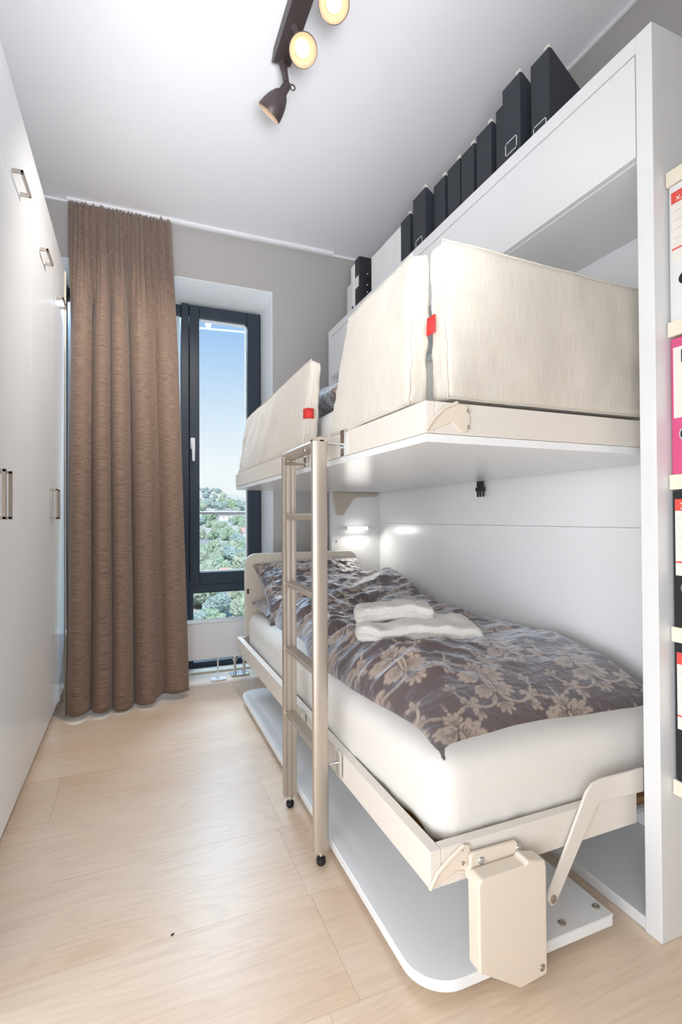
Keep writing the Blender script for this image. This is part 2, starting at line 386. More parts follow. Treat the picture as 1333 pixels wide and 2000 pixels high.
hd.tube([(.336, 3.25, 1.425), (.336, 3.248, 1.40), (.337, 3.25, 1.35), (.337, 3.252, 1.305)], [.010, .011, .009, .008], 12)
hd.build('window_handle', M['reveal'], sash, bevel=.004)
bgd = MB(); bgd.box(.235, .262, 3.37, 3.385, .05, 2.24)
g_ = bgd.build('blind_guide', M['reveal'], win)
for k in range(7): MB().lathe([(0, .003), (.004, .002), (.004, 0)], (.249, 3.37, .5+k*.235), (0, -1, 0), 8).build('screw', M['frame'], g_)
ab = MB(); ab.tube([(.30, 3.6, 2.26), (.82, 3.52, 2.255)], .007, 8)
aw = ab.build('awning_rod', M['reveal'], win)
MB().lathe([(0, .03), (.018, .022), (.022, 0), (.014, -.02), (.008, -.03), (0, -.03)], (.47, 3.57, 2.285), (0, 0, 1), 14).build('rod_knob', M['reveal'], aw)

# ------------------------------------------------------------------ wardrobe
XD = -.343; YE = 3.03; WY0 = 1.111
wd = thing('wardrobe', 'white wall-length wardrobe with bar handles along the left wall', 'wardrobe', (-.64, 1.3, 0))
wb = MB(); wb.box(XL+.002, XD-.021, WY0, YE, .07, 2.27).box(XL+.01, XD-.045, WY0, YE, 0, .07)
wb.build('body', M['white'], wd)
box('plinth', M['white'], wd, XD-.045, XD-.028, WY0, YE, 0.001, .068)
box('end_panel', M['cream'], wd, XD-.02, XD+.006, YE-.018, YE+.004, 0.001, 2.26)
seams = [1.592+.481*k for k in range(-1, 3)]+[YE-.02]
def bar_handle(parent, p, q, out=.031, t=.011):
    """rectangular bow handle between p and q on the door face, standing out along +x"""
    p = Vector(p); q = Vector(q); d = (q-p).normalized(); w = Vector((1, 0, 0)).cross(d)*t/2
    X = Vector((1, 0, 0)); mb = MB()
    def bar(a, b, n, th):
        dd = (b-a).normalized(); s_ = dd.cross(n).normalized()*t/2; nn = n*th
        v = [a-s_, a+s_, a+s_+nn, a-s_+nn, b-s_, b+s_, b+s_+nn, b-s_+nn]
        mb.add(v, [(0, 1, 2, 3), (4, 5, 6, 7), (0, 1, 5, 4), (1, 2, 6, 5), (2, 3, 7, 6), (3, 0, 4, 7)])
    bar(p, p+X*out, d, .008); bar(q, q+X*out, -d, .008); bar(p+X*out, q+X*out, -X, .008)
    return mb.build('handle', M['nickel'], parent, bevel=.001)
for k in range(len(seams)-1):
    a, b = seams[k]+.001, seams[k+1]-.001
    dl = box('door', M['door'], wd, XD-.02, XD, a, b, .072, 1.946, .0012)
    du = box('door', M['door'], wd, XD-.02, XD, a, b, 1.948, 2.272, .0012)
    c = (a+b)/2
    bar_handle(du, (XD, c-.065, 2.0), (XD, c+.065, 2.0))
    yh = b-.034 if k % 2 == 0 else a+.034
    if k == len(seams)-2: yh = a-.034+.07
    bar_handle(dl, (XD, yh, .95), (XD, yh, 1.082))
kn = MB().lathe([(0, .026), (.006, .025), (.008, .02), (.008, 0)], (XD, 1.50, 1.058), (1, 0, 0), 16)
kn.build('lock_knob', M['chrome'], [c for c in wd.children if c.name.startswith('door')][0])

# ------------------------------------------------------------------ curtain and track
ct = MB(); ct.box(-.34, 1.205, 3.055, 3.085, ZC-.014, ZC-.0005).box(-.34, 1.205, 3.062, 3.078, ZC-.018, ZC-.013)
tag(ct.build('curtain_track', M['ceiling'], origin=(.4, 3.07, ZC-.014), bevel=.002), 'white curtain track on the ceiling in front of the grey window wall', 'track')
NU, NV = 420, 130
ctl = [(0, .5), (.03, 1), (.13, 2), (.222, 3), (.30, 4), (.382, 5), (.455, 6), (.548, 7), (.665, 8), (.79, 9), (.90, 10), (1, 10.6)]
def phase(s):
    for (a, da), (b, db) in zip(ctl[:-1], ctl[1:]):
        if a <= s <= b: return PI*(da+(db-da)*(s-a)/(b-a))
    return PI*10.6 if s > .5 else PI*.5
V = []; UV = []
for j in range(NV+1):
    v = j/NV; z0 = ZC-.0195
    for i in range(NU+1):
        s = i/NU
        w = min(1, max(0, (v-.03)/.30)); w = w*w*(3-2*w)
        sw = s+.012*(1-w)*math.sin(s*37+1)
        xt = -.330+s*.525; xb = -.326+s*.584
        x = xt+(xb-xt)*v**.8
        yc = 3.058-.35*v**1.1+.10*s*v
        pleat = (.013*math.sin(2*PI*(s*19+.7*math.sin(s*11)))*(.6+.8*noise.noise((s*14, 3, 0)))+.005*math.sin(2*PI*s*43+2*math.sin(s*15)))*(1-w)
        pin = .3+.7*w
        ph = phase(min(1, max(0, sw))); big = 1 if s < .70 else .45
        y = yc+(.090+.030*v)*big*(.5-.5*math.cos(ph)-.45)*pin*min(1, .2+w)+pleat
        y = min(y, 3.088)+.004*noise.noise((s*9, v*5, 2))*w
        x += .0215*w*big*math.sin(ph)+.004*noise.noise((s*6, v*3, 7))
        hem = .016+.018*max(0, (s-.25))+.012*math.sin(s*9)
        z = z0+(hem-z0)*v + (0.007*noise.noise((s*50, 0, 5))+.004*math.sin(s*170) if j == 0 else 0)
        x = max(x, XD+.008 if v > .02 else x)
        V.append((x, y, z)); UV.append((s*1.5, v*2.7))
F = [(j*(NU+1)+i, (j+1)*(NU+1)+i, (j+1)*(NU+1)+i+1, j*(NU+1)+i+1) for j in range(NV) for i in range(NU)]
me = bpy.data.meshes.new('curtain'); me.from_pydata(V, [], F); me.update()
ul = me.uv_layers.new(name='uv'); ul.data.foreach_set('uv', np.array([UV[l_.vertex_index] for l_ in me.loops], dtype=np.float32).ravel())
cu = link('curtain', me, M['curtain'], origin=(-.05, 2.75, .0), sharp=80)
so = cu.modifiers.new('thick', 'SOLIDIFY'); so.thickness = .0018; so.offset = 0
tag(cu, 'floor-length brown slub-weave curtain gathered at the window', 'curtain')

# ------------------------------------------------------------------ radiator below the window
rd = thing('radiator', 'low white flat-panel radiator on floor stands under the window', 'radiator', (.3, 3.08, 0))
MB().box(-.36, .795, 3.05, 3.066, .125, .336).box(-.36, .795, 3.12, 3.136, .125, .336).build('panel', M['rad'], rd, bevel=.004)
gr = MB(); gr.box(-.36, .795, 3.048, 3.138, .336, .345)
gr.build('top_grille', M['rad'], rd, bevel=.002)
for xx in (.455, -.2):
    MB().box(xx-.004, xx+.004, 3.06, 3.072, .008, .13).build('stand', M['rad'], rd)
    st = MB().box(xx-.045, xx+.045, 3.02, 3.075, 0, .008).build('foot_plate', M['rad'], rd, bevel=.003)
vl = MB()
for xx in (.561, .617): vl.tube([(xx, 3.1, .01), (xx, 3.1, .09), (xx, 3.1, .135)], [.0085, .0085, .012], 12).lathe([(.012, 0), (.016, .012), (.016, .028), (.012, .036)], (xx, 3.1, .09), (0, 0, 1), 12)
vl.build('valve_pipe', M['chrome'], rd)
MB().box(.535, .645, 3.065, 3.135, .0, .012).build('pipe_collar', M['chrome'], rd, bevel=.004)

# ------------------------------------------------------------------ ceiling spotlight
lp = thing('ceiling_spotlight', 'dark brown three-head ceiling spotlight with two lit heads in view', 'lamp', (.5, 1.4, ZC))
BX0, BX1 = .474, .54
bm_ = MB(); bm_.prism([(.80, ZC-.0005), (1.80, ZC-.0005), (1.835, ZC-.03), (1.80, ZC-.055), (.80, ZC-.055), (.77, ZC-.03)], 'x', BX0, BX1)
bm_.build('bar', M['bronze'], lp, bevel=.004)
def spot(p, d, glow, power):
    """shade with its rim centre at p, pointing along d"""
    p = Vector(p); d = Vector(d).normalized(); a = -d
    prof = [(.046, 0), (.0475, .004), (.0445, .028), (.038, .053), (.028, .075), (.0165, .088), (.0155, .118), (.011, .124), (0, .125)]
    sh = MB().lathe(prof, p, a, 36)
    h = sh.build('shade', M['bronze'], lp, sharp=50)
    MB().lathe([(.0455, .0), (.0425, .028), (.036, .052), (.026, .073), (0, .077)], p, a, 36).build('shade_lining', M['inner'], h)
    MB().lathe([(0, .020), (.016, .022), (.024, .031), (.021, .045), (.013, .064), (0, .066)], p, a, 24).build('bulb', M[glow], h)
    neck = p+a*.112
    top = Vector(((BX0+BX1)/2, neck.y+(.0 if abs(neck.y-1.8) > .2 else 0), ZC-.052)); top.y = min(max(top.y, .8), 1.795)
    MB().tube([neck, (neck+top)/2+Vector((0, 0, .004)), top], [.011, .012, .016], 14).build('swivel_arm', M['bronze'], h)
    kx = neck+Vector((.022, 0, .0))
    rg = [kx+Vector((.010*math.cos(t), .0, .010*math.sin(t))) for t in [2*PI*i/16 for i in range(17)]]
    MB().tube(rg, .0025, 8).tube([neck, neck+Vector((.014, 0, 0))], .005, 8).build('thumb_screw', M['bronze'], h)
    MB().lathe([(.0, .012), (.009, .01), (.009, 0)], p+a*.09, Vector((1, .0, 0)), 10).build('side_knob', M['bronze'], h)
    q = d.to_track_quat('-Z', 'Y').to_euler()
    l_ = light('spot_lamp', 'SPOT', p+d*.012, q, power, (1, .945, .87), spot_size=math.radians(100), spot_blend=.8, shadow_soft_size=.035)
spot((.470, 1.858, 2.478), (-.42, .42, -.62), 'bulbdim', SPOT_W)
spot((.515, 1.575, 2.49), (-.10, -.52, -.62), 'bulb', SPOT_W*.14)
spot((.557, 1.405, 2.50), (-.22, -.50, -.62), 'bulb', SPOT_W*.14)

# ------------------------------------------------------------------ wall-bed cabinet
XB = 1.082; Y0, Y1 = .782, 2.846; ZT = 2.069; XK = 1.40
bc = thing('wall_bed_cabinet', 'tall white wall-bed cabinet framing the two bunks on the right', 'cabinet', (1.25, 1.8, 0))
box('side_panel', M['white'], bc, XB, 1.44, Y0, Y0+.040, 0.0005, ZT, .0015)
sp2 = box('side_panel', M['white'], bc, XB, 1.44, Y1-.036, Y1, 0.0005, ZT, .0015)
box('top_panel', M['white'], bc, XB, 1.44, Y0+.040, Y1-.036, 2.029, ZT)
box('cabinet_floor', M['white'], bc, XB+.018, XK, Y0+.040, Y1-.036, 1.785, 1.803)
box('flap_door', M['white'], bc, XB+.001, XB+.019, Y0+.043, Y1-.039, 1.787, 2.025, .001)
box('back_panel', M['gloss'], bc, XK, 1.425, Y0+.040, Y1-.036, .915, 2.02, .0008)
box('back_panel', M['gloss'], bc, XK, 1.425, Y0+.040, Y1-.036, .03, .9141, .0008)
box('base_panel', M['white'], bc, XB+.004, XK, Y0+.040, Y1-.036, .001, .03, .001)
bk = MB().prism([(1.093, 1.102), (1.093, 1.06), (1.108, .972), (1.116, .965), (1.150, .965), (1.162, .972), (1.222, 1.062), (1.236, 1.073), (1.375, 1.078), (1.39, 1.09), (1.392, 1.102)], 'y', Y1-.0475, Y1-.0361)
bk.build('bunk_bracket', M['champ'], sp2, bevel=.003)
screw('hinge_pin', sp2, (1.114, Y1-.036, .808), (0, -1, 0), .007, 'nickel')
bl = thing('bed_lamp', 'short lit reading-lamp tube on the cabinet end above the pillow', 'lamp', (1.235, Y1-.04, .885))
yb_ = Y1-.065
MB().tube([(1.17, yb_, .885), (1.305, yb_, .885)], .0105, 16).build('tube', M['tube'], bl)
en = MB(); en.tube([(1.138, yb_, .885), (1.172, yb_, .885)], .011, 16).tube([(1.303, yb_, .885), (1.332, yb_, .885)], .011, 16)
en.box(1.145, 1.325, Y1-.0545, Y1-.0365, .880, .893)
en.build('tube_holder', M['clear'], bl, bevel=.001)
light('bed_lamp_light', 'AREA', (1.235, yb_-.02, .87), (math.radians(-30), 0, 0), 0.55, (1, .96, .9), shape='RECTANGLE', size=.15, size_y=.02)

# ------------------------------------------------------------------ upper bunk
ub = thing('upper_bunk', 'white upper bunk bed frame folded out over the lower bed', 'bed', (.8, 1.8, 1.10))
XU, YU, XU2, YU2 = .547, .885, .512, 2.787
MB().prism([(XU, YU), (XU+.022, YU), (XU2+.022, YU2), (XU2, YU2)], 'z', 1.122, 1.188).build('front_rail', M['rail'], ub, bevel=.002)
MB().box(XU+.0225, 1.39, YU, YU+.022, 1.122, 1.188).build('end_rail', M['rail'], ub, bevel=.002)
MB().box(XU2+.03, 1.39, YU2-.022, YU2, 1.122, 1.188).build('end_rail', M['rail'], ub, bevel=.002)
MB().prism([(XU+.003, YU+.003), (1.385, YU+.003), (1.385, YU2-.003), (XU2+.003, YU2-.003)], 'z', 1.104, 1.1215).build('underside_panel', M['gloss'], ub, bevel=.002)
sl = MB().prism([(XU+.03, YU+.03), (1.38, YU+.03), (1.38, YU2-.03), (XU2+.03, YU2-.03)], 'z', 1.128, 1.136)
sl.build('bed_board', M['slat'], ub)
def latch(parent, poly, rim, y, scr):
    MB().prism(poly, 'y', y-.004, y).build('corner_latch', M['plastic'], parent, bevel=.002)
    MB().tube([(x, y-.005, z) for x, z in rim], .004, 8).build('latch_rim', M['plastic'], parent)
    for x, z in scr: screw('rivet', parent, (x, y-.004, z), (0, -1, 0), .004, 'nickel')
latch(ub, [(.542, 1.124), (.563, 1.151), (.587, 1.173), (.62, 1.187), (.647, 1.185), (.655, 1.154), (.645, 1.127), (.631, 1.127), (.607, 1.146), (.56, 1.126)],
      [(.545, 1.126), (.563, 1.151), (.587, 1.173), (.62, 1.187)], YU, [(.647, 1.172), (.648, 1.138)])
um = thing('upper_mattress', 'white-covered mattress lying in the upper bunk', 'mattress', (.97, 1.83, 1.137))
me = soft_box((.380, .880, .0905), .035, (16, 36, 4), lambda p, s_: Vector((.992, 1.858, 1.228))+p+Vector((0, 0, .006*fbm((p.x*4, p.y*4, 1))))).mesh()
link('cover', me, M['sheet'], um)
st = MB()
sb = MB().prism([(1.372, 1.104), (1.398, 1.104), (1.398, 1.066), (1.372, 1.066)], 'y', 1.782, 1.812)
bu = thing('buckle_strap', 'black buckle strap hanging under the upper bunk at the back', 'strap', (1.385, 1.8, 1.102))
MB().box(1.379, 1.382, 1.775, 1.818, 1.072, 1.1035).build('webbing', M['black'], bu)
bb = MB().box(1.374, 1.388, 1.770, 1.822, 1.060, 1.078)
for yy, w_ in ((1.776, .006), (1.796, .008), (1.814, .006)): bb.box(1.377, 1.385, yy-w_/2, yy+w_/2, 1.036, 1.061)
bb.build('clip', M['black'], bu, bevel=.002)

# safety cushions: trilinear cushions from their eight corners
def corner_cushion(name, label, fl_, fr, tr, tl_, th, origin, seed, bulge=.012, r=.014):
    """front-face corners (left-low, right-low, right-top, left-top) and four thickness vectors"""
    c = [Vector(p) for p in (fl_, fr, tr, tl_)]; T = [Vector(t) for t in th]
    w = ((c[1]-c[0]).length+(c[2]-c[3]).length)/2; h = ((c[3]-c[0]).length+(c[2]-c[1]).length)/2; d = T[0].length
    def warp(p, s_):
        u = (p.x/(w/2)+1)/2; v = (p.z/(h/2)+1)/2; q = (p.y/(d/2)+1)/2
        base = c[0]*(1-u)*(1-v)+c[1]*u*(1-v)+c[2]*u*v+c[3]*(1-u)*v
        tt = T[0]*(1-u)*(1-v)+T[1]*u*(1-v)+T[2]*u*v+T[3]*(1-u)*v
        k = (1-(2*u-1)**2)*(1-(2*v-1)**2)
        nrm = -tt.normalized(); o_ = base+tt*q
        o_ += nrm*bulge*k*(1-2*q)
        e_ = max(abs(2*u-1), 0)**6
        o_ += nrm*.005*(1-2*q)*fbm((u*w*9+seed, v*h*6, seed), 3)
        if .1 < q < .9: o_ += nrm*.0+Vector((0, 0, .003*noise.noise((u*w*60, v*h*60, q*4+seed))))+(c[1]-c[0]).normalized()*.004*noise.noise((v*h*45, q*6, seed))*(1 if u > .5 else -1)
        # slack wrinkles towards the end seams
        o_ += nrm*(1-2*q)*.006*e_*noise.noise((v*h*42, seed, u*w*8))
        return o_
    me = soft_box((w/2, d/2, h/2), min(r, d*.48), (34, 4, 24), warp).mesh()
    box_uv(me); rt = thing(name, label, 'cushion', origin)
    o = link('cover', me, M['linen'], rt, sharp=180)
    a_, b_, g_ = w/2, h/2, d/2; N_ = 24; pp = []
    ring = [(-1+2*k/N_, -1) for k in range(N_)]+[(1, -1+2*k/N_) for k in range(N_)]+[(1-2*k/N_, 1) for k in range(N_)]+[(-1, 1-2*k/N_) for k in range(N_+1)]
    for x_, z_ in ring:
        e_ = .996; pp.append(warp(Vector((x_*a_*e_, -g_*.84, z_*b_*e_)), None))
    MB().tube(pp, .0022, 6).build('piping', M['linen'], rt)
    return rt
X_ = Vector((1, 0, 0))
cL = corner_cushion('safety_cushion', 'cream linen side cushion on the upper bunk, left of the ladder top',
    (.520, 2.76, 1.190), (.533, 1.66, 1.192), (.545, 1.60, 1.482), (.533, 2.60, 1.462), [(.058, 0, 0)]*2+[(.040, 0, -.01)]*2, (.55, 2.1, 1.19), 1.3, .006)
cM = corner_cushion('safety_cushion', 'cream linen side cushion leaning out over the upper rail, right of the ladder top',
    (.538, 1.415, 1.190), (.542, .952, 1.194), (.555, .952, 1.520), (.592, 1.392, 1.548), [(.055, 0, .0)]*2+[(.050, 0, .012)]*2, (.56, 1.18, 1.19), 4.1, .010)
cR = corner_cushion('safety_cushion', 'long cream linen cushion across the near end of the upper bunk',
    (.606, .893, 1.200), (1.20, .893, 1.200), (1.20, .893, 1.522), (.598, .893, 1.535), [(0, .062, 0)]*4, (.9, .9, 1.19), 7.7, .008)
def strap(parent, pts, w):
    mb = MB(); v = []
    for p in pts: v += [(p[0], p[1], p[2]-w/2), (p[0], p[1], p[2]+w/2)]
    f = [(2*i, 2*i+2, 2*i+3, 2*i+1) for i in range(len(pts)-1)]
    o = mb.add(v, f).build('strap', M['red'], parent); so_ = o.modifiers.new('t', 'SOLIDIFY'); so_.thickness = .003; o['label'] = 'red webbing strap'
    return o
strap(cR, [(.597, .962, 1.366), (.597, .950, 1.366), (.597, .938, 1.366), (.598, .926, 1.367)], .038)
strap(cL, [(.533, 1.640, 1.303), (.538, 1.622, 1.303), (.548, 1.618, 1.303), (.560, 1.618, 1.302)], .034)

# ------------------------------------------------------------------ lower bunk
lb = thing('lower_bunk', 'lower bunk bed frame with cream rails near the floor', 'bed', (.8, 1.8, .2))
XA, YA, XA2, YA2 = .531, .854, .510, 2.754
def skew_rail(name, p, q, wx, z0, z1, dz, m_, parent):
    (xa, ya), (xb, yb) = p, q
    v = [(xa, ya, z0), (xa+wx, ya, z0), (xb+wx, yb, z0+dz), (xb, yb, z0+dz), (xa, ya, z1), (xa+wx, ya, z1), (xb+wx, yb, z1+dz), (xb, yb, z1+dz)]
    return MB().add(v, [(3, 2, 1, 0), (4, 5, 6, 7), (0, 1, 5, 4), (1, 2, 6, 5), (2, 3, 7, 6), (3, 0, 4, 7)]).build(name, m_, parent, bevel=.002)
skew_rail('front_rail', (XA, YA), (XA2, YA2), .026, .225, .2995, .010, M['rail'], lb)
MB().box(XA+.0265, 1.10, YA, YA+.024, .225, .2995).build('end_rail', M['rail'], lb, bevel=.002)
MB().box(XA2+.03, 1.36, YA2-.024, YA2, .235, .3095).build('end_rail', M['rail'], lb, bevel=.002)
MB().box(XA2+.06, 1.38, YA+.025, YA2-.025, .2255, .236).build('underside_panel', M['white'], lb)
for k in range(15):
    y = .89+k*.125
    MB().box(XA+.027, 1.35, y, y+.055, .240, .252).build('slat', M['slat'], lb, bevel=.002)
latch(lb, [(.525, .228), (.543, .257), (.567, .275), (.605, .297), (.618, .292), (.640, .256), (.637, .234), (.621, .230), (.607, .241), (.591, .249), (.556, .236)],
      [(.527, .231), (.543, .257), (.567, .275), (.605, .297), (.617, .292)], YA, [(.604, .262), (.603, .291)])
MB().tube([(.556, YA-.005, .237), (.590, YA-.005, .249), (.622, YA-.005, .241)], .003, 8).build('latch_rim', M['plastic'], lb)
MB().lathe([(.014, 0), (.014, .006), (.011, .009), (0, .009)], (.622, YA-.004, .241), (0, -1, 0), 16).build('latch_boss', M['plastic'], lb)
br = MB().prism([(.816, .131), (.818, .146), (.908, .303), (.928, .338), (.945, .352), (.972, .358), (1.108, .358), (1.108, .303), (.972, .308), (.958, .302), (.842, .130), (.836, .120), (.824, .119)], 'y', .842, .848)
brc = br.build('folding_brace', M['rail'], lb, bevel=.001)
screw('pivot_bolt', brc, (.829, .842, .132), (0, -1, 0), .009, 'nickel')
MB().lathe([(.018, .025), (.018, .2255)], (.675, 2.72, 0), (0, 0, 1), 16).lathe([(0, .0), (.016, 0), (.016, .026), (0, .026)], (.675, 2.72, 0), (0, 0, 1), 16).build('leg', M['nickel'], lb)

dk = thing('folding_desk', 'white desk board with rounded corners folded down just above the floor under the lower bed', 'desk', (.75, 1.75, .02))
def rounded(x0, y0, x1, y1, r, corners):
    pts = []
    for (cx, cy, a0, key) in ((x1, y0, -90, 'br'), (x1, y1, 0, 'tr'), (x0, y1, 90, 'tl'), (x0, y0, 180, 'bl')):
        rr = r if key in corners else .004
        ox = cx-rr if 'r' in key else cx+rr; oy = cy+rr if 'b' in key else cy-rr
        for k in range(10):
            a = math.radians(a0+90*k/9); pts.append((ox+rr*math.cos(a), oy+rr*math.sin(a)))
    return pts
brd = MB().prism(rounded(.507, .838, 1.0, 2.66, .085, ('bl', 'tl')), 'z', .026, .049).build('board', M['gloss'], dk, bevel=.003, seg=3)
MB().box(.80, 1.0, .8375, 1.0, .0492, .0535).build('mounting_plate', M['white'], dk, bevel=.001)
for x, y in ((.872, .862), (.981, .868)): screw('screw', dk, (x, y, .0536), (0, 0, 1), .009, 'nickel')
for y in (1.0, 2.5):
    for x in (.72, .95): MB().box(x-.02, x+.02, y-.02, y+.02, 0, .0258).build('foot_pad', M['white'], dk)
cv = MB().prism([(.612, .259), (.717, .259), (.724, .267), (.768, .256), (.771, .24), (.771, .028), (.703, .022), (.619, .076), (.606, .082), (.604, .25)], 'y', .800, .836)
cvo = cv.build('bracket_cover', M['plastic'], dk, bevel=.004, seg=3)
screw('screw', cvo, (.756, .800, .046), (0, -1, 0), .007, 'nickel')
ar = MB().prism([(.612, .240), (.615, .279), (.622, .284), (.728, .282), (.738, .262), (.740, .240)], 'y', .838, .8465)
aro = ar.build('bracket_arm', M['plastic'], dk, bevel=.002)
for x, z in ((.645, .266), (.738, .268)): screw('bolt', aro, (x-.006, .838, z), (0, -1, 0), .0075)

# lower mattress
lm = thing('lower_mattress', 'white-covered mattress on the lower bed', 'mattress', (.97, 1.8, .254))
def mw(p, s_):
    q = Vector((.970, 1.793, .3465))+p
    q.z += .004*fbm((q.x*5, q.y*5, 3))
    side = abs(s_.x) > .9 or abs(s_.y) > .9
    if p.z < -.03 and (s_.y < -.9 or s_.x < -.9):
        q += Vector((.004*noise.noise((q.y*30, q.z*30, 1)), .004*noise.noise((q.x*40, q.z*30, 2)), .008*noise.noise((q.x*25, q.y*25, 5))))
    if s_.x < -.9: q.x -= .017*min(1, max(0, (q.y-.98)/.30))
    if s_.x < -.9: q.x += .004*fbm((q.y*5, q.z*14+q.y*4, 8)); q.z += .010*max(0, s_.z)*math.sin(q.y*3)*.3
    if s_.z < -.5 and s_.x < -.5: q.z += .012*max(0, 1-abs(q.y-1.02)/.22)
    return q
lmm = soft_box((.398, .905, .100), .055, (30, 70, 8), mw)
link('cover', lmm.mesh(), M['knit'], lm, sharp=180)

# ------------------------------------------------------------------ damask print (tile evaluated per vertex)
TW, TL, TN = .33, .36, 1000
nx, ny = int(TW*TN), int(TL*TN)
tile = np.zeros((ny, nx), np.float32)
def dot(x, y, r):
    i0, i1 = int((y-r)*TN)-2, int((y+r)*TN)+3; j0, j1 = int((x-r)*TN)-2, int((x+r)*TN)+3
    I = np.arange(i0, i1); J = np.arange(j0, j1)
    d = r*TN-np.sqrt((I[:, None]-y*TN)**2+(J[None, :]-x*TN)**2)
    g = np.clip(d/2+.5, 0, 1).astype(np.float32)
    ii = np.ix_(I % ny, J % nx); tile[ii] = np.maximum(tile[ii], g)
def cut(x, y, r):
    i0, i1 = int((y-r)*TN)-2, int((y+r)*TN)+3; j0, j1 = int((x-r)*TN)-2, int((x+r)*TN)+3
    I = np.arange(i0, i1); J = np.arange(j0, j1)
    d = r*TN-np.sqrt((I[:, None]-y*TN)**2+(J[None, :]-x*TN)**2)
    g = 1-np.clip(d/2+.5, 0, 1).astype(np.float32)
    ii = np.ix_(I % ny, J % nx); tile[ii] = np.minimum(tile[ii], g)
def stroke(x, y, ang, L, r0, r1, bend=0, fn=dot, prof=None):
    N = max(6, int(L*450)); a = ang
    for i in range(N+1):
        t = i/N; fn(x, y, prof(t) if prof else r0+(r1-r0)*t)
        x += math.cos(a)*L/N; y += math.sin(a)*L/N; a += bend/N
    return x, y, a
def petal(x, y, ang, L, w, bend=0, vein=True):
    pr = lambda t: max(.0008, w*(.22+.78*min(1, t*1.25))*math.sqrt(max(.02, 1-max(0, (t-.62)/.38)**2)))
    stroke(x, y, ang, L, 0, 0, bend, dot, pr)
    if vein: stroke(x, y, ang, L*.72, .0014, .0007, bend*.72, cut)
def fan(x, y, ang, n, spread, L, w, droop=0, s=1):
    for k in sorted(range(n), key=lambda k: -abs(k-(n-1)/2)):
        q = (k-(n-1)/2)/((n-1)/2)
        petal(x, y, ang+q*spread, L*(1-.30*q*q), w, droop*q)
    for k in range(n-1):
        q = (k+.5-(n-1)/2)/((n-1)/2); stroke(x, y, ang+q*spread, L*.62, .0012, .0009, droop*q*.6, cut)
def curl(x, y, ang, s, size, r):
    a = ang; st = size/14
    for i in range(46):
        dot(x, y, r*(1-.45*i/46)+(.0022 if i > 42 else 0)); x += math.cos(a)*st; y += math.sin(a)*st; a += s*(.06+i*.0075); st *= .985
def motif(cx, cy):
    fan(cx, cy-.088, -PI/2, 5, 1.0, .040, .0062, .3)
    for s in (1, -1):
        mir = lambda a: a if s == 1 else PI-a
        # great acanthus lobes
        fan(cx+s*.010, cy+.026, mir(-.15), 5, .75, .062, .0098, s*.35)
        fan(cx+s*.008, cy-.020, mir(-.75), 5, .62, .062, .0090, s*.30)
        petal(cx+s*.004, cy-.05, mir(-1.25), .05, .007, s*.5)
        curl(cx+s*.006, cy+.036, mir(.95), -s, .030, .0042)
        # scrolling vine with its curl and leaf fans
        x, y, a = stroke(cx+s*.012, cy-.076, mir(-.9), .060, .0034, .0040, s*1.2)
        curl(x, y, a, s, .034, .0046)
        fan(x+s*.010, y-.012, mir(-1.0), 3, .60, .034, .0062)
        x2, y2, a2 = stroke(x, y, a, .085, .0040, .0030, s*1.15)
        fan(x2, y2, a2, 3, .7, .034, .0060)
        stroke(x, y, mir(-.2), .026, .0032, .0016, s*.9)
        x, y, a = stroke(cx+s*.010, cy+.062, mir(1.05), .060, .0036, .0030, -s*1.0)
        curl(x, y, a, -s, .026, .0036)
        fan(x-s*.004, y+.002, mir(1.35), 3, .55, .030, .0056)
        petal(cx+s*.018, cy+.075, mir(.25), .028, .0048, s*.4)
    stroke(cx, cy-.052, PI/2, .085, 0, 0, 0, cut, lambda t: .0135*math.sin(PI*min(1, t*.94+.06))**.7)
    stroke(cx, cy-.050, PI/2, .080, 0, 0, 0, dot, lambda t: .0105*math.sin(PI*min(1, t*.94+.06))**.8)
    stroke(cx, cy-.040, PI/2, .050, .0020, .0012, 0, cut)
    fan(cx, cy+.046, PI/2, 5, .85, .042, .0064, .2)
    for k in range(3): dot(cx, cy+.098+k*.011, .0046-k*.0009)
motif(.5*TW, .5*TL); motif(0, 0)
def damask_attr(me, uvw):
    u = np.mod(uvw[:, 0]*TN, nx); v = np.mod(uvw[:, 1]*TN, ny)
    val = tile[v.astype(int) % ny, u.astype(int) % nx]
    at = me.attributes.new('damask', 'FLOAT', 'POINT'); at.data.foreach_set('value', val.astype(np.float32))

# ------------------------------------------------------------------ duvet
def smooth(a, b, x):
    t = np.clip((x-a)/(b-a), 0, 1); return t*t*(3-2*t)
du_, dv_ = 262, 500
uu, vv = np.meshgrid(np.linspace(0, 1, du_), np.linspace(0, 1, dv_))
xe = .606+.018*np.sin(vv*21)*vv+.020*np.sin(vv*9+1)-.02*smooth(.0, .12, .12-vv)      # wavy left edge
xr_ = 1.352
yn = .945+.02*np.sin(uu*5)+.03*uu-.035*np.clip(.06-uu, 0, 1)/.06
X = xe+(xr_-xe)*uu; Y = yn+(2.50-yn)*vv
wl_ = (X-xe); wn_ = (Y-yn)
edge = np.power(np.clip(np.minimum(wl_/.12, 1), 0, 1), .50)*np.power(np.clip(wn_/.34, 0, 1), .60)*np.power(np.clip((xr_-X)/.05, 0, 1), .5)
hgt = .118+.035*np.sin(vv*7+uu*2)*.3+.02*smooth(.35, .0, vv)
hgt = hgt+.105*smooth(.72, .98, vv)*(.5+.5*uu)
def wav(a, b, ph, k=1): return np.sin(a*X+b*Y+ph+k*np.sin(3*X+5*Y))
wr = np.zeros_like(X)
rng = np.random.RandomState(3)
for k in range(9):
    an = rng.uniform(-.5, .5); f = rng.uniform(28, 70); wr += np.power(.5+.5*wav(f*math.sin(an)-f*.2, f*math.cos(an), rng.uniform(0, 6), 2.2), 2.2)*.0055*rng.uniform(.5, 1)
